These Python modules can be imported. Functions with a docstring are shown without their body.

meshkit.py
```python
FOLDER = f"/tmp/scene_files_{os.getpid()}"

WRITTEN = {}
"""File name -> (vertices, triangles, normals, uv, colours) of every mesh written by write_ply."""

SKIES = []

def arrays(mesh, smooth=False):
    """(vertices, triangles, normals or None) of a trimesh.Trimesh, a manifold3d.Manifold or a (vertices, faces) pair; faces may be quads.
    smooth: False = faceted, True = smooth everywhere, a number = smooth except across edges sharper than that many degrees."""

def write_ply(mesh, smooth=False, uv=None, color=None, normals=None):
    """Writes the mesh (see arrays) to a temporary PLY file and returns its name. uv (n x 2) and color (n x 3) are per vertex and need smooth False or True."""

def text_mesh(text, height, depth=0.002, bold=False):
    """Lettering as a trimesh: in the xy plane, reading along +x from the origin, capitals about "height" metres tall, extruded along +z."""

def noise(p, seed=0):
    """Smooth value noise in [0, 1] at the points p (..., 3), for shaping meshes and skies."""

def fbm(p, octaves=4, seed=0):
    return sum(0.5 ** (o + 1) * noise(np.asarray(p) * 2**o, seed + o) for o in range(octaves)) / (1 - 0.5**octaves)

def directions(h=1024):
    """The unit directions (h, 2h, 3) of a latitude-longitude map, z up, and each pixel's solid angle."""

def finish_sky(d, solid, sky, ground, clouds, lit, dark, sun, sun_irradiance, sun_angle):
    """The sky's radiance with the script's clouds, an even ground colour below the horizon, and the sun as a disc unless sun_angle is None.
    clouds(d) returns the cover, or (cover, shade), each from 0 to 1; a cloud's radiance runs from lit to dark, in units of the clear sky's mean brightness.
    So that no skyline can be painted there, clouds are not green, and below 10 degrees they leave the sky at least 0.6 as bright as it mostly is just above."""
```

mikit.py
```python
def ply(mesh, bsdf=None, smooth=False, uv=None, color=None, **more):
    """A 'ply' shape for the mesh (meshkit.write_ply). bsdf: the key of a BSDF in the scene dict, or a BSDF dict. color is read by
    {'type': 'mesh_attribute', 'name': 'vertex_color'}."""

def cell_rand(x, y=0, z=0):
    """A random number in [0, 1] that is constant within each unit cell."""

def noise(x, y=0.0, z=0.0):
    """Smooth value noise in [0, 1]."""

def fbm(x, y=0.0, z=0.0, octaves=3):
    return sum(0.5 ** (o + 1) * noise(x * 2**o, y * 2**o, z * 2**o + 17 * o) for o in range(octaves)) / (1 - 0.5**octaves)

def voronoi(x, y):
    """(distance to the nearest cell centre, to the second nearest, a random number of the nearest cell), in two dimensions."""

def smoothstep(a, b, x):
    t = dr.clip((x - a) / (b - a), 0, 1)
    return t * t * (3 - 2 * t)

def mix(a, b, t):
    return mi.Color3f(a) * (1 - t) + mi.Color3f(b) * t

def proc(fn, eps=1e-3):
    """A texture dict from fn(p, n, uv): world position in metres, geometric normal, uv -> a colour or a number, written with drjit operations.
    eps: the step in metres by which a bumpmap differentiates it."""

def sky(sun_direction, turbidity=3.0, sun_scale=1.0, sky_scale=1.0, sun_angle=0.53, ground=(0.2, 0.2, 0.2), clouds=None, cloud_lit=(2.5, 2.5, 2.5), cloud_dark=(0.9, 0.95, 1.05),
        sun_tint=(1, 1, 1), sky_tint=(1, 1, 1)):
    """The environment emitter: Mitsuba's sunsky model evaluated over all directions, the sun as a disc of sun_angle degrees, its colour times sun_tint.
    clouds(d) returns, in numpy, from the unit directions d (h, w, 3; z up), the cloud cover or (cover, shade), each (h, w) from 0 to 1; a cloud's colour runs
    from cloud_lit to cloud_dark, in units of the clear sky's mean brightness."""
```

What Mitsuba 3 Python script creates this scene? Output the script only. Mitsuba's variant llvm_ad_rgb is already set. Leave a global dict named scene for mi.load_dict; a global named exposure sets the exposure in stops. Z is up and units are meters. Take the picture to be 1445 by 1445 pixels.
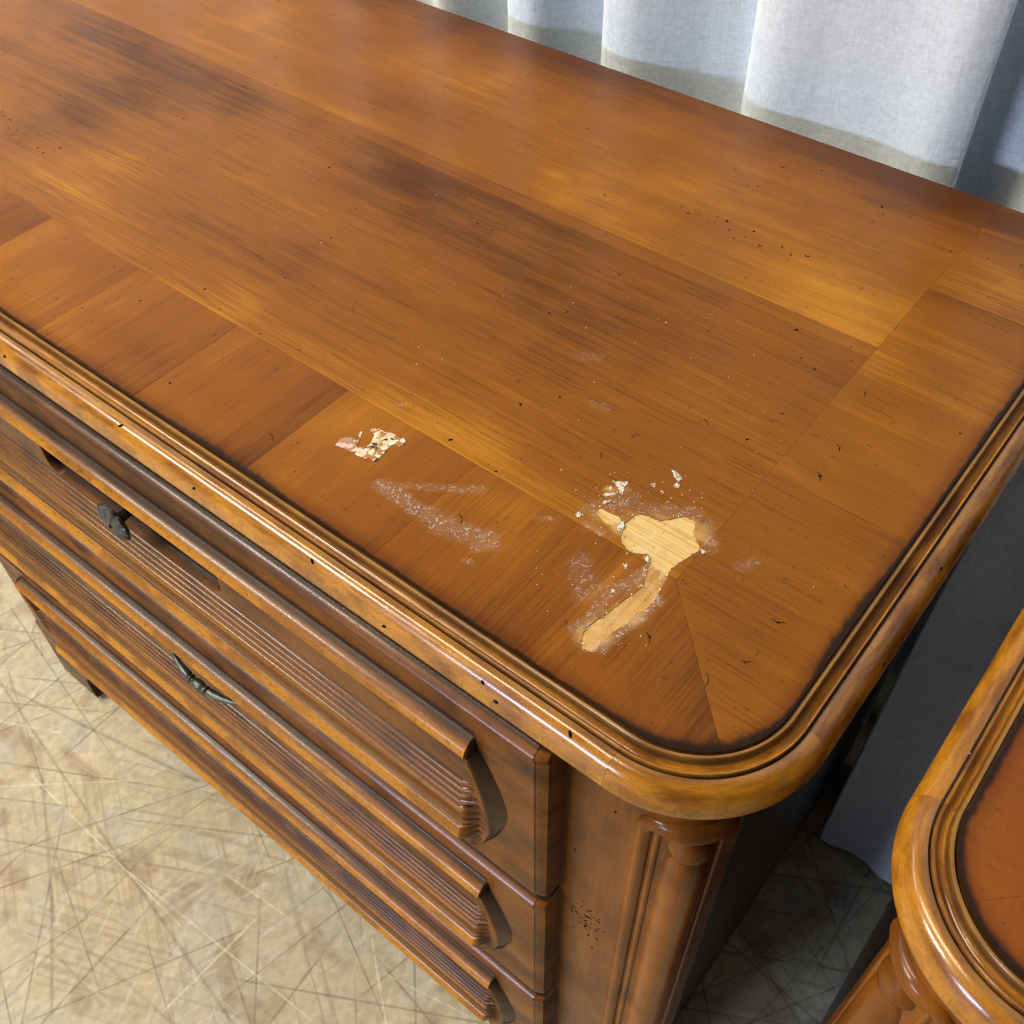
import math, numpy as np, trimesh, drjit as dr, mitsuba as mi, mikit, shapely
from shapely.geometry import Polygon, box as sbox, LineString
from shapely.ops import unary_union
from mikit import noise, fbm, voronoi, cell_rand, smoothstep, mix, proc, ply
import meshkit
T = mi.ScalarTransform4f
rng = np.random.default_rng(7)
scene = {"type": "scene"}
labels = {}
exposure = 0.28
ZT = 0.75                      # height of the dresser's top above the floor

# ------------------------------------------------------------------ camera
def cam_axes(yaw, pitch, roll):
    f = np.array([-math.sin(yaw)*math.cos(pitch), math.cos(yaw)*math.cos(pitch), -math.sin(pitch)])
    r = np.array([math.cos(yaw), math.sin(yaw), 0.0])
    d = np.cross(f, r)
    c, s = math.cos(roll), math.sin(roll)
    return c*r + s*d, -s*r + c*d, f
_r, _d, _f = cam_axes(0.693105, 0.855826, 0.0234229)
CAM = np.array([0.0, 0.0, ZT + 0.43])
scene["camera"] = {"type": "thinlens", "fov": 2*math.degrees(math.atan(722.5/1477.667)), "fov_axis": "x",
    "aperture_radius": 0.0008, "focus_distance": 0.62, "near_clip": 0.02, "far_clip": 60.0,
    "to_world": T().look_at(origin=CAM.tolist(), target=(CAM+_f).tolist(), up=(-_d).tolist())}

# ------------------------------------------------------------------ lamps (ceiling fittings of the hall)
def add(key, mesh, bsdf, smooth=False, label=None, cat=None, group=None, kind=None, uv=None, **more):
    n, k = 1, key
    while k in scene:
        k = f"{key}_{n:03d}"; n += 1
    scene[k] = ply(mesh, bsdf, smooth, uv=uv, **more)
    tag(k, label, cat, group, kind)
    return k
def tag(k, label=None, cat=None, group=None, kind=None):
    d = {a: b for a, b in (("label", label), ("category", cat), ("group", group), ("kind", kind)) if b}
    if d: labels[k] = {**labels.get(k, {}), **d}
def bx(x0, x1, y0, y1, z0, z1):
    m = trimesh.creation.box((x1-x0, y1-y0, z1-z0)); m.apply_translation(((x0+x1)/2, (y0+y1)/2, (z0+z1)/2)); return m
scene["lamp_metal"] = {"type": "twosided", "bsdf": {"type": "diffuse", "reflectance": {"type": "rgb", "value": [.7, .7, .7]}}}
scene["lamp_glass"] = {"type": "diffuse", "reflectance": {"type": "rgb", "value": [.8, .8, .8]}}
def lamp(cx, cy, z, lx, ly, rgb, label):
    n = sum(1 for k in scene if k.startswith("ceiling_lamp") and k.endswith("__housing"))
    t = "ceiling_lamp" + (f"_{n:03d}" if n else "")
    tag(t, label, "lamp")
    add(t + "__housing", bx(cx-lx/2-.02, cx+lx/2+.02, cy-ly/2-.02, cy+ly/2+.02, z, z+.08), "lamp_metal")
    q = trimesh.Trimesh([(cx-lx/2, cy-ly/2, z-.004), (cx+lx/2, cy-ly/2, z-.004), (cx+lx/2, cy+ly/2, z-.004), (cx-lx/2, cy+ly/2, z-.004)],
                        [(0, 2, 1), (0, 3, 2)], process=False)
    add(t + "__diffuser", q, "lamp_glass", emitter={"type": "area", "radiance": {"type": "rgb", "value": rgb}})
WARM, COOL = np.array([1.0, .86, .62]), np.array([.80, .93, 1.25])
NEUT = np.array([1.0, .95, .80])
lamp(-2.9, -2.2, 3.1, 1.7, .22, (NEUT*150).tolist(), "long white ceiling lamp in front of the dresser")
lamp(-3.6, .1, 3.0, 1.0, 1.6, (WARM*8).tolist(), "square warm ceiling lamp far to the left")
lamp(-1.5, -.55, 3.1, 2.0, .22, (WARM*34).tolist(), "warm white ceiling lamp above the dresser front")
lamp(-2.38, -7.2, 3.1, 2.2, 1.3, (COOL*84).tolist(), "wide cool ceiling lamp farthest down the hall")
MAIN = [(-0.1861,0.3179),(-0.1848,0.3241),(-0.1841,0.3285),(-0.1784,0.331),(-0.1728,0.3309),(-0.1679,0.336),(-0.1661,0.3387),(-0.1643,0.3416),(-0.1606,0.3429),(-0.1572,0.3431),(-0.1545,0.3388),(-0.1538,0.3356),(-0.1491,0.3318),(-0.1448,0.329),(-0.1449,0.3265),(-0.1464,0.3205),(-0.1481,0.3149),(-0.1492,0.3099),(-0.1494,0.3062),(-0.1481,0.3014),(-0.147,0.2964),(-0.1459,0.2915),(-0.1451,0.2877),(-0.1449,0.2822),(-0.1455,0.2767),(-0.1483,0.2733),(-0.1477,0.2705),(-0.1481,0.2642),(-0.15,0.2584),(-0.1508,0.2535),(-0.1511,0.2479),(-0.1503,0.2432),(-0.1513,0.241),(-0.1542,0.2403),(-0.1568,0.2392),(-0.1598,0.2432),(-0.1619,0.248),(-0.1619,0.2534),(-0.1606,0.2588),(-0.1587,0.2658),(-0.1577,0.2744),(-0.1557,0.2816),(-0.1548,0.288),(-0.1559,0.2929),(-0.1582,0.2982),(-0.1604,0.3035),(-0.163,0.3081),(-0.1653,0.3075),(-0.1691,0.3051),(-0.1737,0.304),(-0.178,0.3055),(-0.182,0.3086),(-0.1839,0.3134)]
LOBE = [(-0.2026,0.3173),(-0.2002,0.3147),(-0.1963,0.3125),(-0.1922,0.312),(-0.1892,0.3143),(-0.1885,0.3174),(-0.1896,0.3203),(-0.1929,0.3197),(-0.198,0.3189),(-0.2016,0.3194)]
FL = [[(-0.208,0.3398),(-0.2017,0.3439),(-0.2005,0.3395),(-0.1991,0.3346),(-0.203,0.3375)],[(-0.1868,0.3665),(-0.1841,0.3666),(-0.1792,0.3649),(-0.1796,0.3618),(-0.1832,0.3638)],[(-0.1794,0.3572),(-0.1797,0.3598),(-0.1776,0.3594),(-0.1774,0.3577)],[(-0.1896,0.3506),(-0.1887,0.3521),(-0.1883,0.3503)],[(-0.1833,0.3502),(-0.1819,0.3492),(-0.1829,0.3489)],[(-0.2068,0.3279),(-0.203,0.3328),(-0.2018,0.3321),(-0.2052,0.3278)],[(-0.2037,0.3236),(-0.2013,0.3269),(-0.2012,0.3254),(-0.2028,0.3228)],[(-0.2102,0.3075),(-0.2095,0.3098),(-0.2075,0.3087),(-0.2079,0.3063)],[(-0.1885,0.3161),(-0.1876,0.3187),(-0.1854,0.3166),(-0.1848,0.3127),(-0.1852,0.3111)],[(-0.1643,0.3053),(-0.1628,0.3067),(-0.161,0.3037),(-0.1626,0.3042)],[(-0.2074,0.3341),(-0.2064,0.3355),(-0.2056,0.3335)],[(-0.1695,0.2946),(-0.1691,0.2958),(-0.1681,0.2937)],[(-0.1437,0.328),(-0.1412,0.3282),(-0.142,0.3266)],[(-0.1655,0.2774),(-0.1643,0.2777),(-0.1644,0.2765)]]
LAB = [(-0.351,0.2644),(-0.3525,0.2703),(-0.3485,0.2748),(-0.3439,0.2738),(-0.3472,0.2809),(-0.3464,0.2822),(-0.3432,0.2761),(-0.3413,0.2719),(-0.3399,0.2699),(-0.3364,0.2732),(-0.3358,0.2776),(-0.3374,0.282),(-0.3399,0.2851),(-0.3435,0.2851),(-0.3428,0.2879),(-0.3392,0.2899),(-0.3358,0.2897),(-0.3312,0.2919),(-0.327,0.2915),(-0.3247,0.2919),(-0.3216,0.2921),(-0.3196,0.2888),(-0.3207,0.2858),(-0.3241,0.286),(-0.3253,0.2844),(-0.3244,0.2788),(-0.3239,0.2743),(-0.323,0.2688),(-0.3295,0.2672),(-0.3362,0.2661),(-0.3433,0.2655)]
HOL = [(-0.8179,0.3582),(-0.8442,0.3697),(-0.8377,0.3674),(-0.8289,0.3669),(-0.8261,0.359),(-0.812,0.3529),(-0.8059,0.3535),(-0.8094,0.3604),(-0.8209,0.3743),(-0.7981,0.3621),(-0.7898,0.367),(-0.7932,0.3521),(-0.7725,0.3544),(-0.7625,0.3527),(-0.758,0.3653),(-0.7153,0.4541),(-0.8492,0.5617),(-0.6739,0.4385),(-0.6979,0.4859),(-0.7166,0.5196),(-0.5675,0.4736),(-0.5777,0.6242),(-0.5726,0.6129),(-0.5357,0.6789),(-0.5033,0.62),(-0.4958,0.5169),(-0.5073,0.4922),(-0.444,0.6397),(-0.3781,0.5702),(-0.3182,0.4439),(-0.429,0.4856),(-0.3351,0.4356),(-0.3269,0.4363),(-0.325,0.5921),(-0.3165,0.5872),(-0.3149,0.5941),(-0.3087,0.5909),(-0.3,0.5875),(-0.2977,0.597),(-0.2892,0.5957),(-0.2826,0.5876),(-0.2746,0.5808),(-0.2692,0.5871),(-0.2679,0.5966),(-0.2554,0.5838),(-0.243,0.5922),(-0.2339,0.5877),(-0.2321,0.5943),(-0.2251,0.5925),(-0.2232,0.5929),(-0.21,0.6786),(-0.2057,0.6707),(-0.189,0.6789),(-0.1492,0.6578),(-0.1091,0.6234),(-0.1918,0.5186),(-0.1664,0.4136),(-0.1765,0.4959),(-0.0898,0.2814),(-0.2731,0.3763),(-0.1342,0.2653),(-0.1213,0.44),(-0.0892,0.3119),(-0.1194,0.4135),(-0.2878,0.3571),(-0.3017,0.3086),(-0.2646,0.3054),(-0.4613,0.3065),(-0.501,0.307),(-0.5254,0.315),(-0.5501,0.2806),(-0.4698,0.2402),(-0.5747,0.2521),(-0.6719,0.2596),(-0.4923,0.3572),(-0.5678,0.4559),(-0.2675,0.6966),(-0.291,0.6849),(-0.2931,0.6821),(-0.301,0.6444),(-0.2943,0.6483)]

# ------------------------------------------------------------------ materials
def F(v): return mi.Float(v)
def ss(a, b, x): return smoothstep(a, b, x)
def capsule(x, y, ax, ay, bx_, by_):
    dx, dy = bx_-ax, by_-ay
    t = dr.clip(((x-ax)*dx + (y-ay)*dy)/(dx*dx+dy*dy+1e-12), 0, 1)
    return dr.sqrt(dr.square(x-ax-t*dx) + dr.square(y-ay-t*dy))
HALO = [(-.182, .318, -.152, .333, .0125), (-.198, .316, -.185, .318, .006), (-.153, .30, -.151, .272, .0075), (-.151, .272, -.157, .245, .0085), (-.206, .332, -.20, .338, .004)]
def panel_sdf(p, xl, xr, yf, R):
    """distance inside the veneered panel to its edge; rounded front corners, open at the back"""
    cx, hx = (xl+xr)/2, (xr-xl)/2
    qx = dr.abs(p.x-cx) - (hx-R)
    qy = (yf+R) - p.y
    o = dr.sqrt(dr.square(dr.maximum(qx, 0)) + dr.square(dr.maximum(qy, 0))) + dr.minimum(dr.maximum(qx, qy), 0) - R
    return -o
SMEAR = [(-.309, .258, -.268, .257, .0060, .75), (-.268, .257, -.238, .262, .0085, .8), (-.277, .279, -.262, .290, .003, .55), (-.301, .264, -.277, .279, .003, .45),
         (-.187, .281, -.176, .268, .008, .5), (-.170, .275, -.163, .262, .007, .4), (-.157, .302, -.166, .272, .0035, .9), (-.164, .268, -.166, .247, .0035, .8),
         (-.146, .262, -.143, .287, .0035, .9), (-.149, .245, -.147, .262, .003, .9), (-.205, .318, -.193, .334, .007, .5), (-.185, .333, -.160, .347, .005, .6),
         (-.150, .346, -.140, .331, .004, .45), (-.200, .306, -.193, .305, .004, .6), (-.226, .292, -.218, .297, .002, .5), (-.255, .385, -.245, .386, .003, .3),
         (-.122, .330, -.118, .338, .004, .45), (-.286, .414, -.275, .420, .004, .25), (-.238, .246, -.233, .247, .002, .5), (-.345, .312, -.342, .315, .0015, .6)]
CHOPS = [(-.405, .2185, .030, .0042), (-.365, .2185, .015, .003), (-.088, .226, .030, .0075), (-.062, .250, .016, .004), (-.060, .345, .030, .0055), (-.060, .315, .018, .004), (-.70, .2185, .02, .002), (-.060, .52, .03, .002), (.072, .2225, .03, .004), (.040, .245, .022, .003), (.026, .30, .05, .002)]
def veneer_fn(grain_x, pal, edge):
    light, mid, dark = pal
    def fn(p, n, uv):
        a, b = (p.x, p.y) if grain_x else (p.y, p.x)
        i = uv.x*7.31
        b2 = b + .0035*noise(a*7, b*9, i)
        fib = noise(a*45, b2*1000, i)
        fib2 = noise(a*14, b2*260, i+3)
        pore = ss(.60, .86, noise(a*32, b2*1150, i+5))
        fig = .62*fbm(a*3.2, b2*26, i) + .38*fbm(a*3.4, b2*150, i+8)
        cloud = fbm(p.x*10, p.y*14, 3.7, 4)
        big = noise(p.x*3.1+.4, p.y*4.3, 9.1)
        v = uv.y
        t = .00 + .52*v + .50*(fig-.5) + 0.90*(cloud-.5) + .18*(big-.5) + .14*(fib2-.5) + .20*(fib-.5) + .14*(cell_rand(i*13.7+.5)-.5)
        t = t + .42*(1-ss(.0, .075, edge[4]-p.y)) + .10
        c = mix(mix(light, mid, ss(-.30, .40, t)), dark, ss(.35, .95, t))
        c = c*(1-.27*pore*(.4+.6*noise(p.x*20, p.y*20, 2.0)))
        # dark rubbed-in stain along the panel's edge, with a few chopped places
        d = panel_sdf(p, *edge[:4])
        w = .0010 + .0010*noise(p.x*260, p.y*260, 4)
        for cx_, cy_, r_, g_ in CHOPS: w = w + .55*g_*dr.exp(-(dr.square(p.x-cx_)+dr.square(p.y-cy_))/(r_*r_))*(.7+.5*noise((p.x+p.y)*420, (p.x-p.y)*60, 9))
        c = mix(c, mi.Color3f(.020, .012, .009), (1-ss(w*.45, w*1.25+.0008, d))*.93)
        c = mix(c, c*mi.Color3f(.62, .52, .5), 1-ss(.0, .012, d))
        # thinned finish round the bare patch
        if edge[1] < 0:
            hl = F(0)
            for ax, ay, ex, ey, r in HALO:
                hl = dr.maximum(hl, 1-ss(r*.35, r*1.2, capsule(p.x, p.y, ax, ay, ex, ey) + .8*r*(fbm(p.x*140, p.y*140, 4)-.5)))
            c = mix(c, mi.Color3f(.60, .34, .115), hl*(.25+.55*ss(.35, .7, noise(p.x*90, p.y*260, 3))))
        # greyish rubbed smears and dust
        m = F(0)
        for ax, ay, ex, ey, r, g in (SMEAR if edge[1] < 0 else []):
            m = dr.maximum(m, g*(1-ss(r*.45, r*1.25, capsule(p.x, p.y, ax, ay, ex, ey) + .5*r*(noise(p.x*160, p.y*160, 6)-.5))))
        sp = noise(p.x*1500, p.y*1500, 1)*noise(p.x*700, p.y*700, 8)
        c = mix(c, mi.Color3f(.50, .43, .38), m*(.13 + .80*ss(.30, .62, sp)))
        speck = ss(.93, .97, noise(p.x*420, p.y*420, 31))
        c = mix(c, mi.Color3f(.05, .025, .015), speck*.55)
        return c
    return fn
def wood_bsdf(fn, rough, spec=.5, coat=0.0, bump=None, bscale=0.0):
    b = {"type": "principled", "base_color": proc(fn), "roughness": rough if not callable(rough) else proc(rough), "specular": spec, "clearcoat": coat, "clearcoat_gloss": .92}
    if bump: b = {"type": "bumpmap", "arbitrary": proc(bump, eps=2e-4), "scale": bscale, "bsdf": b}
    return {"type": "twosided", "bsdf": b}
V_LIGHT, V_MID, V_DARK = (.53, .218, .014), (.25, .082, .007), (.095, .028, .004)
R_LIGHT, R_MID, R_DARK = (.42, .138, .012), (.24, .066, .008), (.10, .028, .005)
DX0, DX1, DYF, DYB = -1.075, -.037, .1955, .7326        # dresser top, outer edge of the moulding
NX0, NX1, NYF, NYB = .0025, .56, .1995, .60            # nightstand top
MW, RO = .022, .075
D_EDGE = (DX0+MW, DX1-MW, DYF+MW, RO-MW, DYB)
N_EDGE = (NX0+MW, NX1-MW, NYF+MW, RO-MW, NYB)
def vrough(p, n, uv):
    return .20 + .08*noise(p.x*40, p.y*40, 3) + .08*(noise(p.x*12, p.y*12, 5)-.5)
scene["veneer_along"] = wood_bsdf(veneer_fn(True, (V_LIGHT, V_MID, V_DARK), D_EDGE), vrough, .17)
scene["veneer_across"] = wood_bsdf(veneer_fn(False, ((.46, .172, .012), (.24, .075, .007), (.095, .027, .004)), D_EDGE), vrough, .17)
scene["veneer_red_along"] = wood_bsdf(veneer_fn(True, (R_LIGHT, R_MID, R_DARK), N_EDGE), vrough, .2)
scene["veneer_red_across"] = wood_bsdf(veneer_fn(False, (R_LIGHT, R_MID, R_DARK), N_EDGE), vrough, .2)
def bare_fn(p, n, uv):
    up = ss(.3028, .3042, p.y)
    fx = noise(p.x*25, p.y*900, 1)*.6 + noise(p.x*14, p.y*330, 2)*.4
    fy = noise(p.y*25, p.x*800, 3)*.5 + noise(p.y*30, p.x*200, 4)*.5
    A = mix((.74, .51, .20), (.62, .38, .125), ss(.42, .85, fx))
    B = mix((.60, .355, .115), (.47, .235, .062), ss(.35, .8, fy))
    up = up*1.0
    c = mix(B, A, up)
    c = mix(c, mi.Color3f(.44, .22, .065), ss(.60, .74, fbm(p.x*120, p.y*170, 6))*.18)
    return mix(c, mi.Color3f(.80, .72, .60), ss(.60, .74, fbm(p.x*260, p.y*260, 3))*.15)
scene["bare_wood"] = wood_bsdf(bare_fn, .55, .3)
def mould_fn(p, n, uv):
    s, d = uv.x, uv.y
    mott = fbm(s*48, d*.30, 1.3)
    fib = noise(s*260, d*3.4, 2)
    fleck = ss(.66, .88, noise(s*1100, d*3.2, 7))
    c = mix((.41, .165, .011), (.20, .066, .006), ss(.30, .74, mott))
    c = c*(.84+.30*fib)
    c = mix(c, mi.Color3f(.055, .022, .008), fleck*.25)
    worn = dr.exp(-dr.square((d-9.6)/1.6))*ss(.25, .65, noise(s*22, 4.4, 1))
    c = mix(c, mi.Color3f(.20, .125, .075), worn*.5)
    olive = dr.exp(-dr.square((d-19.6)/1.0))
    c = mix(c, mi.Color3f(.21, .125, .035), olive*.5)
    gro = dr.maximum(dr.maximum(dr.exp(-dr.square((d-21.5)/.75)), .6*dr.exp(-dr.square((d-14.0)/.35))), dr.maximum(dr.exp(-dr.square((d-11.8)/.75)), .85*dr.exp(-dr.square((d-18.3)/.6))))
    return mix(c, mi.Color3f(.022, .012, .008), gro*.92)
scene["moulding_wood"] = wood_bsdf(mould_fn, lambda p, n, uv: .15 + .12*noise(uv.x*60, uv.y*.4, 3), .45, .6)
def drawer_fn(p, n, uv):
    cav, s = uv.x, uv.y
    w = p.z + p.y*.8
    fig = fbm(p.x*4, w*14, 2.2)
    fib = noise(p.x*40, w*420, 4)
    mott = fbm(p.x*38, w*46, 7)
    t = .9*(fig-.5) + .16*(fib-.5) + .9*(mott-.5)
    c = mix((.165, .053, .006), (.052, .016, .003), ss(-.38, .38, t))
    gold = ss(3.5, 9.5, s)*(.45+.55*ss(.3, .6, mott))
    c = mix(c, mi.Color3f(.46, .185, .013), gold*.85)  # rubbed gold on raised edges, brightened as a painted highlight
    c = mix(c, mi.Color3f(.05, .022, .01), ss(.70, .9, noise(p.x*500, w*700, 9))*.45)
    return mix(c, mi.Color3f(.020, .011, .007), ss(.06, .42, cav)*.85)  # dark glaze in the carved grooves, deepened to stand in for shade
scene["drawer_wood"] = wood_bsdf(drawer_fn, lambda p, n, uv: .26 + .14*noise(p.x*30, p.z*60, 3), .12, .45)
def case_fn(p, n, uv):
    fig = fbm(p.z*4, (p.x*.9+p.y*.7)*20, 5.2)
    fib = noise(p.z*40, (p.x+p.y)*600, 4)
    mott = fbm(p.x*30, p.z*22, p.y*30)
    t = .9*(fig-.5) + .15*(fib-.5) + .9*(mott-.5)
    return mix((.23, .074, .008), (.085, .026, .004), ss(-.40, .40, t))
scene["case_wood"] = wood_bsdf(case_fn, lambda p, n, uv: .20 + .12*noise(p.x*40, p.z*30, p.y*40), .12, .5)
scene["side_wood"] = wood_bsdf(lambda p, n, uv: mix((.050, .022, .011), (.026, .012, .007), fbm(p.z*4, p.y*40, 2)), .28, .3)
scene["dark_wood"] = wood_bsdf(lambda p, n, uv: mix((.06, .03, .015), (.03, .015, .008), fbm(p.x*10, p.z*40, 2)), .6, .3)
scene["hole_dark"] = {"type": "twosided", "bsdf": {"type": "diffuse", "reflectance": {"type": "rgb", "value": [.022, .011, .006]}}}
scene["chalk"] = {"type": "twosided", "bsdf": {"type": "diffuse", "reflectance": proc(lambda p, n, uv: mix((.70, .66, .57), (.42, .34, .25), ss(.45, .75, noise(p.x*900, p.y*900, 2))))}}
scene["pewter"] = {"type": "twosided", "bsdf": {"type": "principled", "metallic": .75, "specular": .5, "roughness": .36,
    "base_color": proc(lambda p, n, uv: mix((.045, .045, .047), (.09, .09, .088), fbm(p.x*220, p.y*220, p.z*220)))}}
scene["verdigris"] = {"type": "twosided", "bsdf": {"type": "principled", "metallic": .6, "specular": .5, "roughness": .34,
    "base_color": proc(lambda p, n, uv: mix((.075, .088, .076), (.035, .036, .034), ss(.35, .7, fbm(p.x*160, p.y*160, p.z*160))))}}
def label_fn(p, n, uv):
    k = fbm(p.x*420, p.y*420, 3)
    c = mix((.66, .53, .34), (.80, .72, .56), ss(.4, .7, noise(p.x*230, p.y*230, 2)))
    c = mix(c, mi.Color3f(.40, .17, .05), ss(.52, .66, fbm(p.x*260, p.y*260, 9)))
    return mix(c, mi.Color3f(.05, .03, .02), ss(.60, .70, k))
scene["torn_paper"] = wood_bsdf(label_fn, .45, .4)
scene["tape_film"] = {"type": "twosided", "bsdf": {"type": "principled", "roughness": .16, "specular": .6, "clearcoat": .8,
    "base_color": proc(lambda p, n, uv: mix((.40, .20, .11), (.62, .45, .36), ss(.45, .8, noise(p.x*300, p.y*500, 2))))}}
def cloth_fn(p, n, uv):
    u, v = uv.x, uv.y
    warp = noise(u*950, v*260, 1); weft = noise(u*240, v*950, 2)
    slub = ss(.62, .9, noise(u*420, v*40, 5))*.5 + ss(.62, .9, noise(u*40, v*420, 6))*.5
    g = .88 + .13*(warp-.5) + .13*(weft-.5) - .06*slub + .06*(noise(u*12, v*12, 3)-.5)
    return mi.Color3f(.70, .76, .83)*g
scene["linen"] = {"type": "twosided", "bsdf": {"type": "bumpmap", "arbitrary": proc(lambda p, n, uv: noise(uv.x*900, uv.y*110, 1)+noise(uv.x*110, uv.y*900, 2), eps=3e-4), "scale": .00016,
    "bsdf": {"type": "principled", "base_color": proc(cloth_fn), "roughness": .85, "specular": .2, "sheen": .3}}}
SCR_D = [(-.9984,.1386,-.6877,.2098,.0022,.7),(-1.0022,.1411,-.6617,.0856,.0018,.75),(-.6617,.0856,-.4401,.0513,.0022,.7),(-.7043,.012,-.5994,-.0618,.002,.7),(-.6495,-.0917,-.6601,.0986,.0014,.6),(-.6601,.0986,-.6548,.1669,.0012,.5),
    (-.6555,-.0224,-.5632,-.0232,.002,.5),(-.653,.0011,-.4922,.0117,.0022,.5),(-.8459,.0983,-.6806,-.0028,.0024,.6),(-.785,.0216,-.6707,.0774,.0024,.5),(-.9304,.1198,-.8297,.087,.003,.4),(-.7371,.126,-.6335,.1826,.0018,.45)]
SCR_L = [(-.5077,.0119,-.5035,.1395,.0012,.8),(-.6617,.0856,-.3777,.1054,.0011,.7),(-.8531,.0878,-.5623,.0829,.0010,.7),(-.9502,.1068,-.8752,.1451,.0016,.7),(-.3861,.2057,-.3621,.1873,.0010,.9),(-.3621,.1873,-.3139,.1516,.0014,.9),
    (-.3498,.1877,-.2512,.2112,.0009,.7),(-.871,.0545,-.7345,.1741,.0011,.6),(-.5674,.1537,-.4831,.1636,.0011,.8)]
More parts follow.
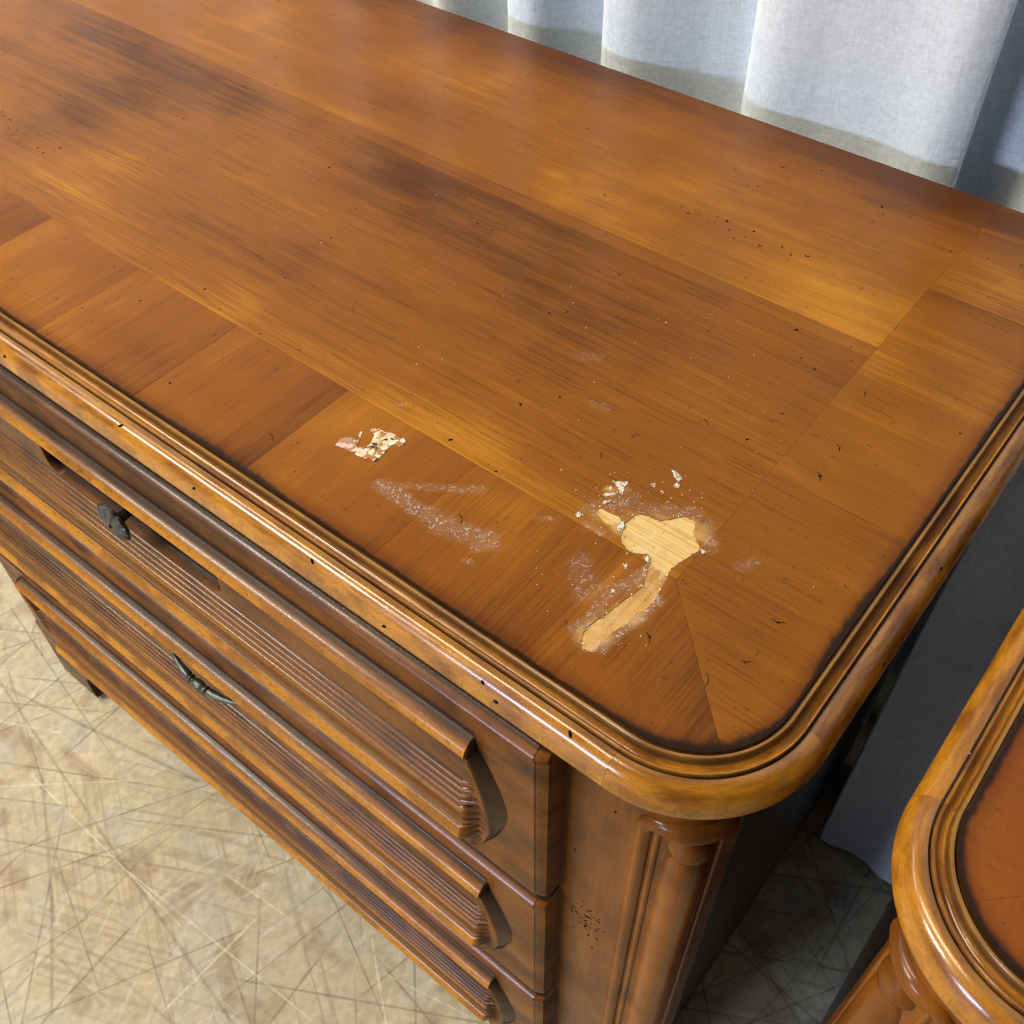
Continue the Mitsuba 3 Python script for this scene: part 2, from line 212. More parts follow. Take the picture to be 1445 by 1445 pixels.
def floor_fn(p, n, uv):
    x, y = p.x, p.y
    big = fbm(x*5, y*5, 1); med = fbm(x*22, y*26, 5); fine = fbm(x*190, y*160, 3)
    c = mix((.60, .51, .335), (.50, .42, .295), ss(.3, .7, big))
    c = mix(c, mi.Color3f(.47, .43, .35), ss(.5, .75, med)*.8)
    c = mix(c, mi.Color3f(.52, .42, .24), ss(.60, .78, fbm(x*17+4, y*17, 8))*.45)
    c = mix(c, mi.Color3f(.30, .21, .125), ss(.56, .78, fbm(x*24, y*30, 12))*.65)
    for k, (ang, f1, f2, lo) in enumerate([(.4, 10, 260, .70), (1.25, 9, 240, .72), (-.5, 8, 300, .70), (-1.1, 12, 200, .74)]):
        ca, sa = math.cos(ang), math.sin(ang)
        u, v = x*ca + y*sa, -x*sa + y*ca
        m = ss(lo, lo+.14, noise(u*f1, v*f2, 20+k))*ss(.4, .65, noise(x*9+k, y*9, 40+k))
        c = mix(c, mi.Color3f(.30, .235, .16) if k % 2 == 0 else mi.Color3f(.62, .56, .45), m*.45)
    for k, (ang, wd, w_, dark) in enumerate([(.52, .055, .0009, 1), (1.05, .075, .0008, 1), (2.35, .060, .0009, 1), (1.62, .09, .0011, 1), (-.15, .08, .0008, 1), (.85, .05, .0007, 0), (2.0, .065, .0008, 0), (2.75, .07, .0007, 1), (.1, .06, .0007, 0), (1.35, .045, .0006, 1)]):
        ca, sa = math.cos(ang), math.sin(ang)
        u, v = x*ca + y*sa + 3.7*k, -x*sa + y*ca + .004*noise((x*ca + y*sa)*3, k, 2)
        iv = dr.floor(v/wd); r1 = cell_rand(iv, k, 1); slope = (cell_rand(iv, k, 4)-.5)*.10
        us = u/(.18+.3*cell_rand(iv, k, 3)); iu = dr.floor(us); fu = us - iu
        on = ss(.45, .5, cell_rand(iv, iu, 7+k))*ss(0, .12, fu)*(1-ss(.7, 1, fu))
        dd = dr.abs(v/wd - iv - (.2+.6*r1) - slope*(fu-.5)*4)*wd
        m = (1-ss(w_*.4, w_*2.3, dd))*on*(.5+.5*noise(u*60, v*60, k))
        c = mix(c, mi.Color3f(.16, .12, .075) if dark else mi.Color3f(.70, .65, .53), m*(.65 if dark else .18))
    for q, col in ((SCR_D, (.17, .125, .075)), (SCR_L, (.80, .73, .57))):
        for ax, ay, ex, ey, r, g in q:
            d = capsule(x, y, ax, ay, ex, ey) + .6*r*(noise(x*60, y*60, 2)-.5)
            c = mix(c, mi.Color3f(*col), (1-ss(r*.3, r*1.5, d))*g*.8*(.45+.55*noise(x*70, y*70, 6)))
    c = mix(c, mi.Color3f(.40, .34, .25), ss(.5, .75, fbm(x*75, y*60, 17))*.4)
    return c*(.67+.32*fine)
scene["lino"] = {"type": "twosided", "bsdf": {"type": "principled", "base_color": proc(floor_fn), "roughness": .45, "specular": .35}}

# ------------------------------------------------------------------ floor and curtain
fl = trimesh.Trimesh([(-7, -8, 0), (7, -8, 0), (7, 1.4, 0), (-7, 1.4, 0)], [(0, 1, 2), (0, 2, 3)], process=False)
add("floor", fl, "lino", label="worn beige linoleum floor covered in dark and pale scratches", kind="structure")

def spline(P, n):
    P = np.array(P, float); P = np.vstack([2*P[0]-P[1], P, 2*P[-1]-P[-2]])
    out = []
    for i in range(1, len(P)-2):
        t = np.linspace(0, 1, n, endpoint=False)[:, None]
        a, b, c, d = P[i-1], P[i], P[i+1], P[i+2]
        out.append(.5*((2*b) + (c-a)*t + (2*a-5*b+4*c-d)*t*t + (3*b-a-3*c+d)*t**3))
    return np.vstack(out + [P[-2:-1]])
def grid_mesh(G, closed=False):
    a, b = G.shape[:2]
    i, j = np.meshgrid(np.arange(a-1), np.arange(b-1), indexing="ij")
    v = (i*b + j).ravel()
    f = np.vstack([np.stack([v, v+b, v+b+1], 1), np.stack([v, v+b+1, v+1], 1)])
    return trimesh.Trimesh(G.reshape(-1, 3), f, process=False)
CUR = [(-2.2,.81),(-2.1,.84),(-2.0,.79),(-1.88,.84),(-1.8,.80),(-1.7,.85),(-1.6,.80),(-1.5,.84),(-1.4,.79),(-1.3,.84),(-1.2,.80),(-1.1,.84),(-1.0,.79),(-.93,.835),(-.86,.79),(-.80,.84),(-.74,.80),(-.70,.845),(-.668,.85),(-.655,.80),(-.615,.785),(-.585,.825),(-.556,.845),
    (-.543,.80),(-.50,.782),(-.44,.825),(-.405,.84),(-.392,.80),(-.36,.775),(-.31,.785),(-.26,.79),(-.22,.782),(-.200,.79),(-.196,.80),(-.206,.818),(-.222,.835),(-.205,.850),(-.16,.845),(-.11,.82),(-.07,.80),(-.03,.79),(.02,.80),(.08,.82),(.15,.79),(.25,.82),(.35,.785),(.5,.82),(.65,.785),(.8,.82),(1.0,.79),(1.2,.82)]
pl = spline(CUR, 14)
extra = np.linspace(-.075, .02, 90)
arc = np.r_[0, np.cumsum(np.linalg.norm(np.diff(pl, axis=0), axis=1))]
zz = np.r_[np.linspace(0.0, .8, 70), np.linspace(.83, 2.3, 30)]
def sst(a, b, x):
    t = np.clip((x-a)/(b-a), 0, 1); return t*t*(3-2*t)
gapi = (pl[:, 0] > -.12) & (pl[:, 0] < .12)
# denser columns where the cloth is pushed forward into the gap between the two pieces
dense, da = [pl[0]], [0]
for a, b, sa, sb in zip(pl[:-1], pl[1:], arc[:-1], arc[1:]):
    k = 8 if -.16 < a[0] < .10 else 1
    for q in range(1, k+1): dense.append(a+(b-a)*q/k); da.append(sa+(sb-sa)*q/k)
dense, da = np.array(dense), np.array(da)
G = np.zeros((len(dense), len(zz), 3))
X, Z = np.meshgrid(dense[:, 0], zz, indexing="ij")
W = sst(-.0735, -.054, X)*(1-sst(.42, .60, X))
S = 1-sst(.40, .80, Z)
Yb = np.repeat(dense[:, 1:2], len(zz), 1)
soft = sst(.1, .8, Z)
Y = Yb*(1-W*S) + W*S*(.615 + .16*np.clip(X-.02, 0, 1))
Y += .006*np.sin(X*17+Z*5)*(1-.5*W*S)*sst(.9, 1.6, Z)
Y += W*S*.004*np.cos(X*70+.8)
Y = np.maximum(Y, np.where(X < -.0745, .742, 0))
G[..., 0], G[..., 1], G[..., 2] = X, Y, Z + .006
cm = grid_mesh(G[:, ::-1])
cuv = np.stack([np.repeat(da[:, None], len(zz), 1), np.repeat(zz[None, ::-1], len(dense), 0)], -1).reshape(-1, 2)
add("curtain", cm, "linen", True, uv=cuv, label="pale blue grey linen curtain hanging in folds behind the furniture down to the floor", cat="curtain")

# ------------------------------------------------------------------ tops with moulded edge
MPROF = [(.0222,-.0010),(.0218,-.0032),(.0212,-.0032),(.0209,-.0007),(.0204,.0000),(.0193,.0000),(.0187,-.0006),(.0185,-.0028),(.0180,-.0046),(.0170,-.0060),(.0158,-.0064),(.0147,-.0056),(.0141,-.0044),(.0138,-.0036),(.0129,-.0034),(.0124,-.0040),(.0121,-.0078),(.0115,-.0078),(.0112,-.0050)]
for a in np.linspace(98, 262, 26):
    MPROF.append((.0106+.0106*math.cos(math.radians(a)), -.0185+.0138*math.sin(math.radians(a))))
MPROF += [(.0135, -.0325), (.0222, -.0325)]
MPROF = np.array(MPROF)
def top_path(x0, x1, yf, yb, R, n=28):
    """outer edge from the right back round the front to the left back: points, outward normals, piece bounds"""
    P, N = [], []
    for y in np.linspace(yb, yf+R, 30): P.append((x1, y)); N.append((1, 0))
    b = [0, len(P)-1]
    for a in np.linspace(0, -90, n)[1:]:
        c, s = math.cos(math.radians(a)), math.sin(math.radians(a)); P.append((x1-R+R*c, yf+R+R*s)); N.append((c, s))
    b.append(len(P)-1)
    for x in np.linspace(x1-R, x0+R, 40)[1:]: P.append((x, yf)); N.append((0, -1))
    b.append(len(P)-1)
    for a in np.linspace(-90, -180, n)[1:]:
        c, s = math.cos(math.radians(a)), math.sin(math.radians(a)); P.append((x0+R+R*c, yf+R+R*s)); N.append((c, s))
    b.append(len(P)-1)
    for y in np.linspace(yf+R, yb, 30)[1:]: P.append((x0, y)); N.append((-1, 0))
    b.append(len(P)-1)
    return np.array(P), np.array(N), b
def sweep(P, N, prof, z0, arc0=0.0):
    s = arc0 + np.r_[0, np.cumsum(np.linalg.norm(np.diff(P, axis=0), axis=1))]
    G = np.zeros((len(P), len(prof), 3))
    G[..., :2] = P[:, None] - N[:, None]*prof[None, :, :1]
    G[..., 2] = z0 + prof[None, :, 1]
    m = grid_mesh(G[:, ::-1])
    uv = np.stack([np.repeat(s[:, None], len(prof), 1), np.repeat(prof[None, ::-1, 0]*1000, len(P), 0)], -1).reshape(-1, 2)
    # end caps
    v, f = np.array(m.vertices), [np.array(m.faces)]
    k = len(prof)
    for start, flip in ((0, False), ((len(P)-1)*k, True)):
        pr2 = prof[::-1]
        vv, tt = trimesh.creation.triangulate_polygon(Polygon(pr2), engine="earcut")
        idx = [int(np.argmin(np.linalg.norm(pr2-q, axis=1)))+start for q in vv]
        t = np.array(idx)[tt]; f.append(t[:, ::-1] if flip else t)
    return trimesh.Trimesh(v, np.vstack(f), process=False), uv
def slab(poly, z0, z1):
    parts = [g for g in getattr(poly, "geoms", [poly]) if g.area > 1e-7]
    m = trimesh.util.concatenate([trimesh.creation.extrude_polygon(g, z1-z0, engine="earcut") for g in parts])
    m.apply_translation((0, 0, z0)); return m
BARE = None
def build_top(t, x0, x1, yf, yb, mats, pieces, z=ZT):
    P, N, b = top_path(x0, x1, yf, yb, RO)
    names = ["edge_moulding"]*5
    s0 = 0.0
    for k in range(5):
        i, j = b[k], b[k+1]
        Q, M_ = P[i:j+1].copy(), N[i:j+1]
        if k in (0, 2, 4):            # a hair of a joint between straight and corner pieces
            d = (Q[-1]-Q[0])/np.linalg.norm(Q[-1]-Q[0])
            if k != 0: Q[0] = Q[0]+d*.00018
            if k != 4: Q[-1] = Q[-1]-d*.00018
        m, uv = sweep(Q, M_, MPROF, z, s0 + 3.1*k)
        add(t + "__edge_moulding", smoothed(m, 42), "moulding_wood", True, uv=None if False else smoothed_uv(m, uv, 42))
        s0 += np.linalg.norm(np.diff(Q, axis=0), axis=1).sum()
    In = Polygon(P - N*(MW+.0001)).buffer(0)
    core = slab(In, z-.0315, z-.0022)
    k0 = add(t + "__top_panel", core, "dark_wood")
    for n, (poly, mat, vdir, pid) in enumerate(pieces):
        g = poly.intersection(In).buffer(-.00007)
        if BARE is not None and t == "dresser": g = g.difference(BARE)
        if g.is_empty: continue
        m = slab(g, z-.0021, z-.0003 + .00004*((n*7) % 3))
        vv = np.array(m.vertices)
        ax, lo, hi = vdir
        fr = np.clip((vv[:, ax]-lo)/(hi-lo), 0, 1)
        add(t + "__top_panel__veneer_piece", m, mat, False, uv=np.stack([np.full(len(vv), pid + .5), fr], 1))
    return In
def smoothed(m, ang):
    m2 = trimesh.graph.smooth_shade(trimesh.Trimesh(m.vertices, m.faces, process=False), angle=math.radians(ang), facet_minarea=None); return m2
def smoothed_uv(m, uv, ang):
    m2 = smoothed(m, ang)
    from scipy.spatial import cKDTree
    return uv[cKDTree(np.array(m.vertices)).query(np.array(m2.vertices))[1]]

# ------------------------------------------------------------------ the dresser: top
tag("dresser", "brown three drawer dresser with carved fronts and a worn patch on its top", "dresser")
def chaikin(pts, it=2):
    P = np.array(pts, float)
    for _ in range(it):
        Q = np.roll(P, -1, 0); P = np.stack([.75*P+.25*Q, .25*P+.75*Q], 1).reshape(-1, 2)
    return P
BARE = Polygon(chaikin(MAIN)).buffer(0)
_p = np.array(BARE.segmentize(.0011).exterior.coords)[:-1]
BARE = Polygon(_p + rng.normal(0, .00024, _p.shape)).buffer(.0001).simplify(.00005)
BARE = max(getattr(BARE, 'geoms', [BARE]), key=lambda q: q.area)
pieces = []
FX, FY = -.1434, .3030
XL = DX0 + MW + .020          # left end of the field
pieces.append((sbox(XL, FY, FX, .5215), "veneer_along", (1, FY, .5215), 1))
pieces.append((sbox(XL, .5215, FX, .534), "veneer_along", (1, .36, .58), 2))
pieces.append((sbox(XL, .534, FX, .80), "veneer_along", (1, .46, .80), 3))
js = [FX-.0335-.1006*k for k in range(9)]
xs = [FX + .09] + js
for k in range(len(xs)-1):
    hi, lo = xs[k], xs[k+1]
    g = sbox(lo, .15, hi, FY)
    if k == 0:      # the corner piece, mitred
        g = Polygon([(lo, .15), (FX+FY-.15, .15), (FX, FY), (lo, FY)])
    pieces.append((g, "veneer_across", (0, lo-.010, (hi if k else FX+.045)+.035), 20+k))
pieces.append((sbox(DX0, .15, xs[-1], FY), "veneer_across", (0, DX0, xs[-1]), 40))
side = Polygon([(FX, FY), (FX+.2, FY-.2), (FX+.3, .9), (FX, .9)])
ys = [.10, .3995, .505, .610, .80]
for k in range(4):
    pieces.append((side.intersection(sbox(-.3, ys[k], .2, ys[k+1])), "veneer_along", (1, (ys[k] if k else .25)-.10, ys[k+1]+.12), 50+k))
pieces.append((sbox(DX0, FY, XL, .9), "veneer_along", (1, .3, .9), 60))
build_top("dresser", DX0, DX1, DYF, DYB, None, pieces)
# bare patch where the finish and the veneer's face are gone
g = BARE.buffer(.0006)
add("dresser__top_panel__bare_patch", slab(g, ZT-.0020, ZT-.0009), "bare_wood", label="pale bare wood patch where the finish has come off")
lobe = Polygon(chaikin(LOBE)).buffer(0)
add("dresser__top_panel__bare_patch", slab(lobe, ZT-.0003, ZT-.00012), "bare_wood")
# raised flakes and crumbs of chalky finish round the patch
fk = []
def blob(cx, cy, r, n=9, e=1.0, rot=0.0):
    a = np.linspace(0, 2*np.pi, n, endpoint=False); rr = r*(.6+.8*rng.random(n))
    x, y = rr*np.cos(a)*e, rr*np.sin(a)
    return Polygon(np.stack([cx+x*math.cos(rot)-y*math.sin(rot), cy+x*math.sin(rot)+y*math.cos(rot)], 1)).buffer(0)
def rag(poly, amp):
    P = np.array(poly.segmentize(.0007).exterior.coords)[:-1]
    return Polygon(P + rng.normal(0, amp, P.shape)).buffer(0)
for P in FL: fk.append(slab(rag(Polygon(P).buffer(.0003), .00035), ZT-.0003, ZT+.00012+.00015*rng.random()))
ext = BARE.exterior
for _ in range(170):
    s = rng.random()*ext.length; q = ext.interpolate(s)
    off = abs(rng.normal(0, .0016))
    a = rng.random()*6.28
    fk.append(slab(blob(q.x+off*math.cos(a), q.y+off*math.sin(a), .00014+.00040*rng.random()**3, 6), ZT-.0004, ZT+.00005))
for cx, cy, sx, sy, n in ((-.190, .330, .018, .010, 45), (-.205, .325, .010, .012, 25), (-.19, .272, .012, .010, 22), (-.17, .35, .02, .012, 20), (-.146, .262, .004, .014, 30), (-.27, .44, .05, .03, 30), (-.2, .40, .10, .06, 24), (-.4, .36, .2, .08, 30)):
    for _ in range(n):
        fk.append(slab(blob(rng.normal(cx, sx), rng.normal(cy, sy), .00014+.0003*rng.random()**2, 6), ZT-.0003, ZT+.0001))
add("dresser__top_panel__finish_flakes", trimesh.util.concatenate(fk), "chalk", label="white flakes and crumbs of old finish", kind="stuff")
# dents and worm holes
hk = []
for x, y in HOL:
    r = .00066*(.6+.7*rng.random())
    hk.append(slab(blob(x, y, r, 8, 1+.8*rng.random(), rng.random()*3), ZT-.0003, ZT-.00008))
for _ in range(170):
    x, y = rng.uniform(-.97, -.07), rng.uniform(.225, .72)
    hk.append(slab(blob(x, y, .00018+.00045*rng.random()**3, 6, 1+rng.random(), rng.random()*3), ZT-.0003, ZT-.00008))
for x, y, L, a in ((-.1342, .2653, .006, 2.4), (-.1213, .44, .005, 2.2), (-.1194, .4135, .007, 2.3), (-.0892, .3119, .006, .3), (-.1918, .412, .005, 2.6), (-.0898, .282, .004, .5), (-.257, .267, .006, 2.4), (-.288, .357, .004, 2.5), (-.225, .352, .004, 2.2), (-.0985, .262, .007, 2.0), (-.385, .247, .006, 2.6), (-.13, .49, .005, 2)):
    tt = np.linspace(-.5, .5, 7); bend = .18*L
    ln = LineString([(x+L*q*math.cos(a)-bend*4*q*q*math.sin(a), y+L*q*math.sin(a)+bend*4*q*q*math.cos(a)) for q in tt])
    hk.append(slab(ln.buffer(.00022), ZT-.0003, ZT-.00008))
add("dresser__top_panel__worm_holes", trimesh.util.concatenate(hk), "hole_dark", label="dark dents and worm holes sprinkled over the top", kind="stuff")

# small dents knocked into the rounded edge
dk = []
for x, ang in ((-.66, 138), (-.588, 150), (-.305, 128), (-.186, 135), (-.176, 158), (-.47, 120), (-.40, 150), (-.80, 140), (-.25, 165), (-.135, 118)):
    c = trimesh.creation.icosphere(2, 1.0); c.apply_scale((.0011+.0012*rng.random(), .00085, .00085))
    c.apply_transform(trimesh.transformations.rotation_matrix(rng.uniform(-.8, .8), (0, -1, 1)))
    c.apply_translation((x, DYF+.0106+.0106*math.cos(math.radians(ang)), ZT-.0185+.0138*math.sin(math.radians(ang)))); dk.append(c)
for x, y, ang in ((DX1, .40, 130), (DX1, .33, 150), (DX1, .52, 140)):
    c = trimesh.creation.icosphere(2, 1.0); c.apply_scale((.0008, .0014, .0008))
    c.apply_translation((x-.0106-.0106*math.cos(math.radians(ang)), y, ZT-.0185+.0138*math.sin(math.radians(ang)))); dk.append(c)
add("dresser__edge_moulding__dents", trimesh.util.concatenate(dk), "hole_dark", True, label="small dark dents in the rounded edge", kind="stuff")

# ------------------------------------------------------------------ drawers: carved linenfold fronts as relief
XR, XLD = -.1525+.0062, -.905           # outer ends of the drawer fronts
XC = (XR+XLD)/2
YD, DH = .197, .1925
PT = [(0,-9),(.0012,-4.5),(.003,-1.6),(.0045,.3),(.0062,1.5),(.0080,1.3),(.0092,-.6),(.0098,-3.4),(.0106,-3.4),(.0112,-.3),(.0122,0),(.0306,0),(.0312,1.2),(.0326,4.2),(.0346,7.2),(.0366,9.0),(.0386,9.9),(.0400,10.0),(.0410,9.3),(.0416,7.6),(.0422,3.5),(.0428,.4),(.0436,0),(.0925,0),(.0940,-.3)]
t0 = .0946
for k in range(5):                     # five reeds, each a little prouder than the one above
    b0, b1 = -.5+1.2*k, -.5+1.2*(k+1)
    w = .0064
    for q, hgt in ((.0, -1.3), (.10, -.2), (.25, 1.2), (.45, 1.9), (.65, 1.8), (.85, .7)):
        PT.append((t0+w*(k+q), b0+(b1-b0)*q+hgt))
t1 = t0 + .0064*5
PT += [(t1,3.6),(t1+.0008,4.9),(t1+.003,5.3),(t1+.007,4.7),(t1+.011,4.9),(t1+.0150,6.2),(t1+.0158,4.2),(t1+.0166,4.2),(t1+.0172,6.6)]
tb = t1+.0172
for a in np.linspace(20, 170, 14): PT.append((tb+.0095*(1-math.cos(math.radians(a)))*.98, 5.8+4.8*math.sin(math.radians(a))))
PT += [(tb+.0194, 5.0),(tb+.0200, 1.5),(tb+.0206,.1),(.1830,0),(.1870,-.6),(.1900,-2.2),(DH,-6)]
PT = np.array(PT)
PT = PT[np.argsort(PT[:, 0], kind="stable")]
PT[:, 0] += np.arange(len(PT))*1e-9
tv = np.unique(np.round(np.r_[PT[:, 0], np.arange(0, DH, .0011), np.arange(.092, .165, .0005), np.arange(.030, .044, .0004)], 5)); tv = tv[np.r_[True, np.diff(tv) > .00018]]
from scipy.interpolate import PchipInterpolator
_pc = PchipInterpolator(PT[:, 0] + np.arange(len(PT))*1e-7, PT[:, 1])
def prof(t): return _pc(np.clip(t, 0, DH))
XE = -.2050
rid_t = np.array([.030,.0425,.060,.083,.1085,.137,.166,.182])
rid_x = np.array([-.1935,-.1932,-.1920,-.1885,-.1852,-.1854,-.1935,-.2010])
rid_h = np.array([10.0, 9.8, 7.4, 5.6, 4.2, 2.8, 1.0, 0.0])
out_t = np.array([.030,.038,.0413,.0556,.0755,.0965,.1126,.140,.160,.186])
out_x = np.array([-.1932,-.1930,-.1915,-.1838,-.1762,-.1715,-.1728,-.1818,-.1910,-.2040])
def relief(x, t, recess):
    """height in mm in front of the drawer's face; x measured on the right half (mirrored for the left)"""
    X, Tm = np.meshgrid(x, t, indexing="ij")
    Xm = np.where(X < XC, 2*XC - X, X)
    base = np.repeat(prof(t)[None], len(x), 0)
    xr = np.interp(t, rid_t, rid_x)[None]; hr = np.interp(t, rid_t, rid_h)[None]; xo = np.interp(t, out_t, out_x)[None]
    inside = (t[None] > .0302) & (t[None] < .186)
    H = base.copy()
    xe = np.where(t[None] < .0430, xr, np.where(t[None] < .0925, xr-.0045, XE))
    u = np.clip((Xm-xe)/(xr-xe+1e-9), 0, 1)
    # the reeds curl down into a hollow in front of the ridge
    w_ = sst(.0, .62, u)
    valley = -1.2
    hol = (1-w_)*prof(Tm + .006*u) + w_*(valley + (hr-valley)*u**2.4)
    hol = hol + .8*np.sin((t[None]-t0)/.0090*np.pi*2 + 3.5*u)*(t[None] > .100)*np.sin(np.pi*u)
    hol = np.where(t[None] < .0925, np.minimum(base, 0) + (hr-np.minimum(base, 0))*u**1.4, hol)
    # outer side of the fold: a facet cut slightly into the flat
    v = np.clip((Xm-xr)/(xo-xr+1e-9), 0, 1)
    dip = np.clip(hr/3, 0, 1)*1.3
    wed = np.where(v < .92, hr - (hr+dip)*(v/.92)**.85, -dip + dip*((v-.92)/.08))
    reg_h = inside & (Xm > xe) & (Xm <= xr)
    reg_w = inside & (Xm > xr) & (Xm < xo)
    reg_o = inside & (Xm >= xo)
    H = np.where(reg_h, hol, H); H = np.where(reg_w, wed, H); H = np.where(reg_o, np.where(t[None] < .183, 0, base), H)
    facet_shade = np.where(reg_w, .36*np.clip(v*6, 0, 1)*np.clip((1-v)*9, 0, 1), 0)  # shade painted on the facet that turns away from the light
    if recess:
        cx, hx = -.510, .0965
        qx, qt = np.abs(X-cx)-(hx-.012), np.abs(Tm-.068)-(.0240-.012)
        d = np.hypot(np.maximum(qx, 0), np.maximum(qt, 0)) + np.minimum(np.maximum(qx, qt), 0) - .012
        H = np.where((Tm > .0430) & (Tm < .0932), H - 7.0*np.clip(-d/.0012, 0, 1), H)
    # chamfered ends
    e = np.clip((Xm-(XR-.0062))/.0062, 0, 1)
    H = H - np.where(e > 0, .7 + 2.8*e**1.3, 0)
    return H, facet_shade
def drawer(n, ztop, recess):
    t = "dresser__drawer_front" + ("" if n == 0 else f"_{n:03d}")
    xv = np.r_[np.arange(-.2200, XR, .00065), XR]
    xl = np.r_[XLD, 2*XC - xv[::-1]][1:]
    mid = np.arange(-.80, -.222, .004)
    if recess:
        ed = np.concatenate([np.arange(c-.016, c+.004, .0006) for c in (-.4105,)] + [np.arange(c-.004, c+.016, .0006) for c in (-.6095,)])
        mid = np.r_[mid, ed]
    x = np.unique(np.round(np.r_[xl, mid, xv], 5)); x = x[(x >= XLD-1e-6) & (x <= XR+1e-6)]
    H, facet_shade = relief(x, tv, recess)
    # soft, hand-carved waviness
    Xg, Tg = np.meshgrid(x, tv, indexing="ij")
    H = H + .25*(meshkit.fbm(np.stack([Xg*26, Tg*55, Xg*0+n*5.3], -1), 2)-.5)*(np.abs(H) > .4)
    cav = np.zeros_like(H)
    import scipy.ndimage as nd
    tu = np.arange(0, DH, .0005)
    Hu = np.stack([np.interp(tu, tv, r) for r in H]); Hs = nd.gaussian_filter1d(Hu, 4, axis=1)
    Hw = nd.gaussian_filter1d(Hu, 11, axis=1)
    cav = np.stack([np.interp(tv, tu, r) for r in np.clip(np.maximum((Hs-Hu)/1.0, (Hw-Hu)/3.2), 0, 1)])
    cav = np.maximum(cav, facet_shade)
    G = np.stack([Xg, YD - H/1000, ztop - Tg], -1)
    m = grid_mesh(G[:, ::-1])
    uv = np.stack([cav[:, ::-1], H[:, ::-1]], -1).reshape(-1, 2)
    # sides and back edge of the board
    v, f = np.array(m.vertices), np.array(m.faces)
    a, b = len(x), len(tv)
    rim = np.r_[np.arange(a)*b, (a-1)*b + np.arange(1, b), (np.arange(a-2, -1, -1))*b + b-1, np.arange(b-2, 0, -1)]
    vb = v[rim].copy(); vb[:, 1] = .226
    base = len(v); k = len(rim)
    i = np.arange(k); j = (i+1) % k
    v2 = np.vstack([v, v[rim], vb]); 
    f2 = np.vstack([np.stack([base+i, base+j, base+k+j], 1), np.stack([base+i, base+k+j, base+k+i], 1)])
    uv2 = np.vstack([uv, np.zeros((2*k, 2))])
    m2 = trimesh.Trimesh(v2, np.vstack([f, f2[:, ::-1]]), process=False)
    ms = smoothed(m2, 17)
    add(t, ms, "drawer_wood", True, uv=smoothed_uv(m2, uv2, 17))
    return t
DT = [ZT-.038, ZT-.2355, ZT-.4335]
for n, z in enumerate(DT): drawer(n, z, n == 0)
# ------------------------------------------------------------------ knob and drop handle
def lathe(prof_rz, n=40, fl=0.0, lobes=10):
    a = np.linspace(0, 2*np.pi, n*2, endpoint=False)
    P = np.array(prof_rz, float)
    G = np.zeros((len(P), len(a)+1, 3)); aa = np.r_[a, a[:1]]
    lob = 1 + fl*np.abs(np.cos(aa*lobes/2))[None]*np.clip((P[:, :1]-.004)/.012, 0, 1)
    rr = P[:, :1]*lob
    G[..., 0], G[..., 2] = rr*np.cos(aa), rr*np.sin(aa)
    G[..., 1] = -P[:, 1:2] + 0*aa
    dome = fl*(.0042*np.abs(np.cos(aa*lobes/2)))[None]*np.clip((P[:, :1]-.003)/.010, 0, 1)*6
    G[..., 1] -= dome*(P[:, 1:2] > .0185)*.8
    m = grid_mesh(G); m.merge_vertices(); return m
kn = lathe([(.0001, 0), (.0075, 0), (.0075, .0015), (.0045, .003), (.0042, .010), (.0052, .0135), (.0090, .0155), (.0150, .0168), (.0168, .0180), (.0166, .0192), (.0145, .0208), (.0105, .0222), (.0060, .0231), (.0030, .0234), (.0024, .0246), (.0001, .0250)], 60, .07, 10)
kn.apply_scale(.88)
kn.apply_translation((-.502, YD+.004, DT[0]-.0655))
add("dresser__drawer_front__knob", kn, "pewter", 35, label="dark metal knob with a fluted flower face")
# drop handle: turned centre, tapering bowed arms
def bent_lathe(stations, bend):
    n = 20; a = np.linspace(0, 2*np.pi, n+1)
    G = np.zeros((len(stations), n+1, 3))
    for i, (u, r) in enumerate(stations):
        y, z = bend(u)
        G[i, :, 0] = u; G[i, :, 1] = y + r*np.cos(a); G[i, :, 2] = z + r*np.sin(a)
    m = grid_mesh(G); m.merge_vertices(); return m
st = [(-.0500, .0003), (-.047, .0012), (-.043, .0019), (-.036, .0029), (-.026, .0042), (-.018, .0050), (-.0125, .0052), (-.0115, .0042), (-.0105, .0036), (-.0098, .0052), (-.0088, .0056), (-.0080, .0052), (-.0074, .0037), (-.0062, .0037), (-.0050, .0050), (-.0030, .0060), (0, .0064)]
st = [(u, r*.70) for u, r in st]
st = st + [(-u, r) for u, r in st[-2::-1]]
hb = bent_lathe(st, lambda u: (-.0130 + .011*(abs(u)/.05)**2.2, .0095 + .006*(abs(u)/.05)**2.0))
hb.apply_translation((-.484, YD, DT[1]-.0655))
posts = []
for sx in (-1, 1):
    c = trimesh.creation.cylinder(.0016, .007, sections=16); c.apply_transform(trimesh.transformations.rotation_matrix(math.pi/2, (1, 0, 0))); c.apply_translation((-.484+sx*.0487, YD-.0035, DT[1]-.0475)); posts.append(c)
hk_ = add("dresser__drawer_front_001__handle", hb, "verdigris", 40, label="tarnished drop handle with turned centre")
for c in posts: add("dresser__drawer_front_001__handle_post", c, "verdigris", 40)

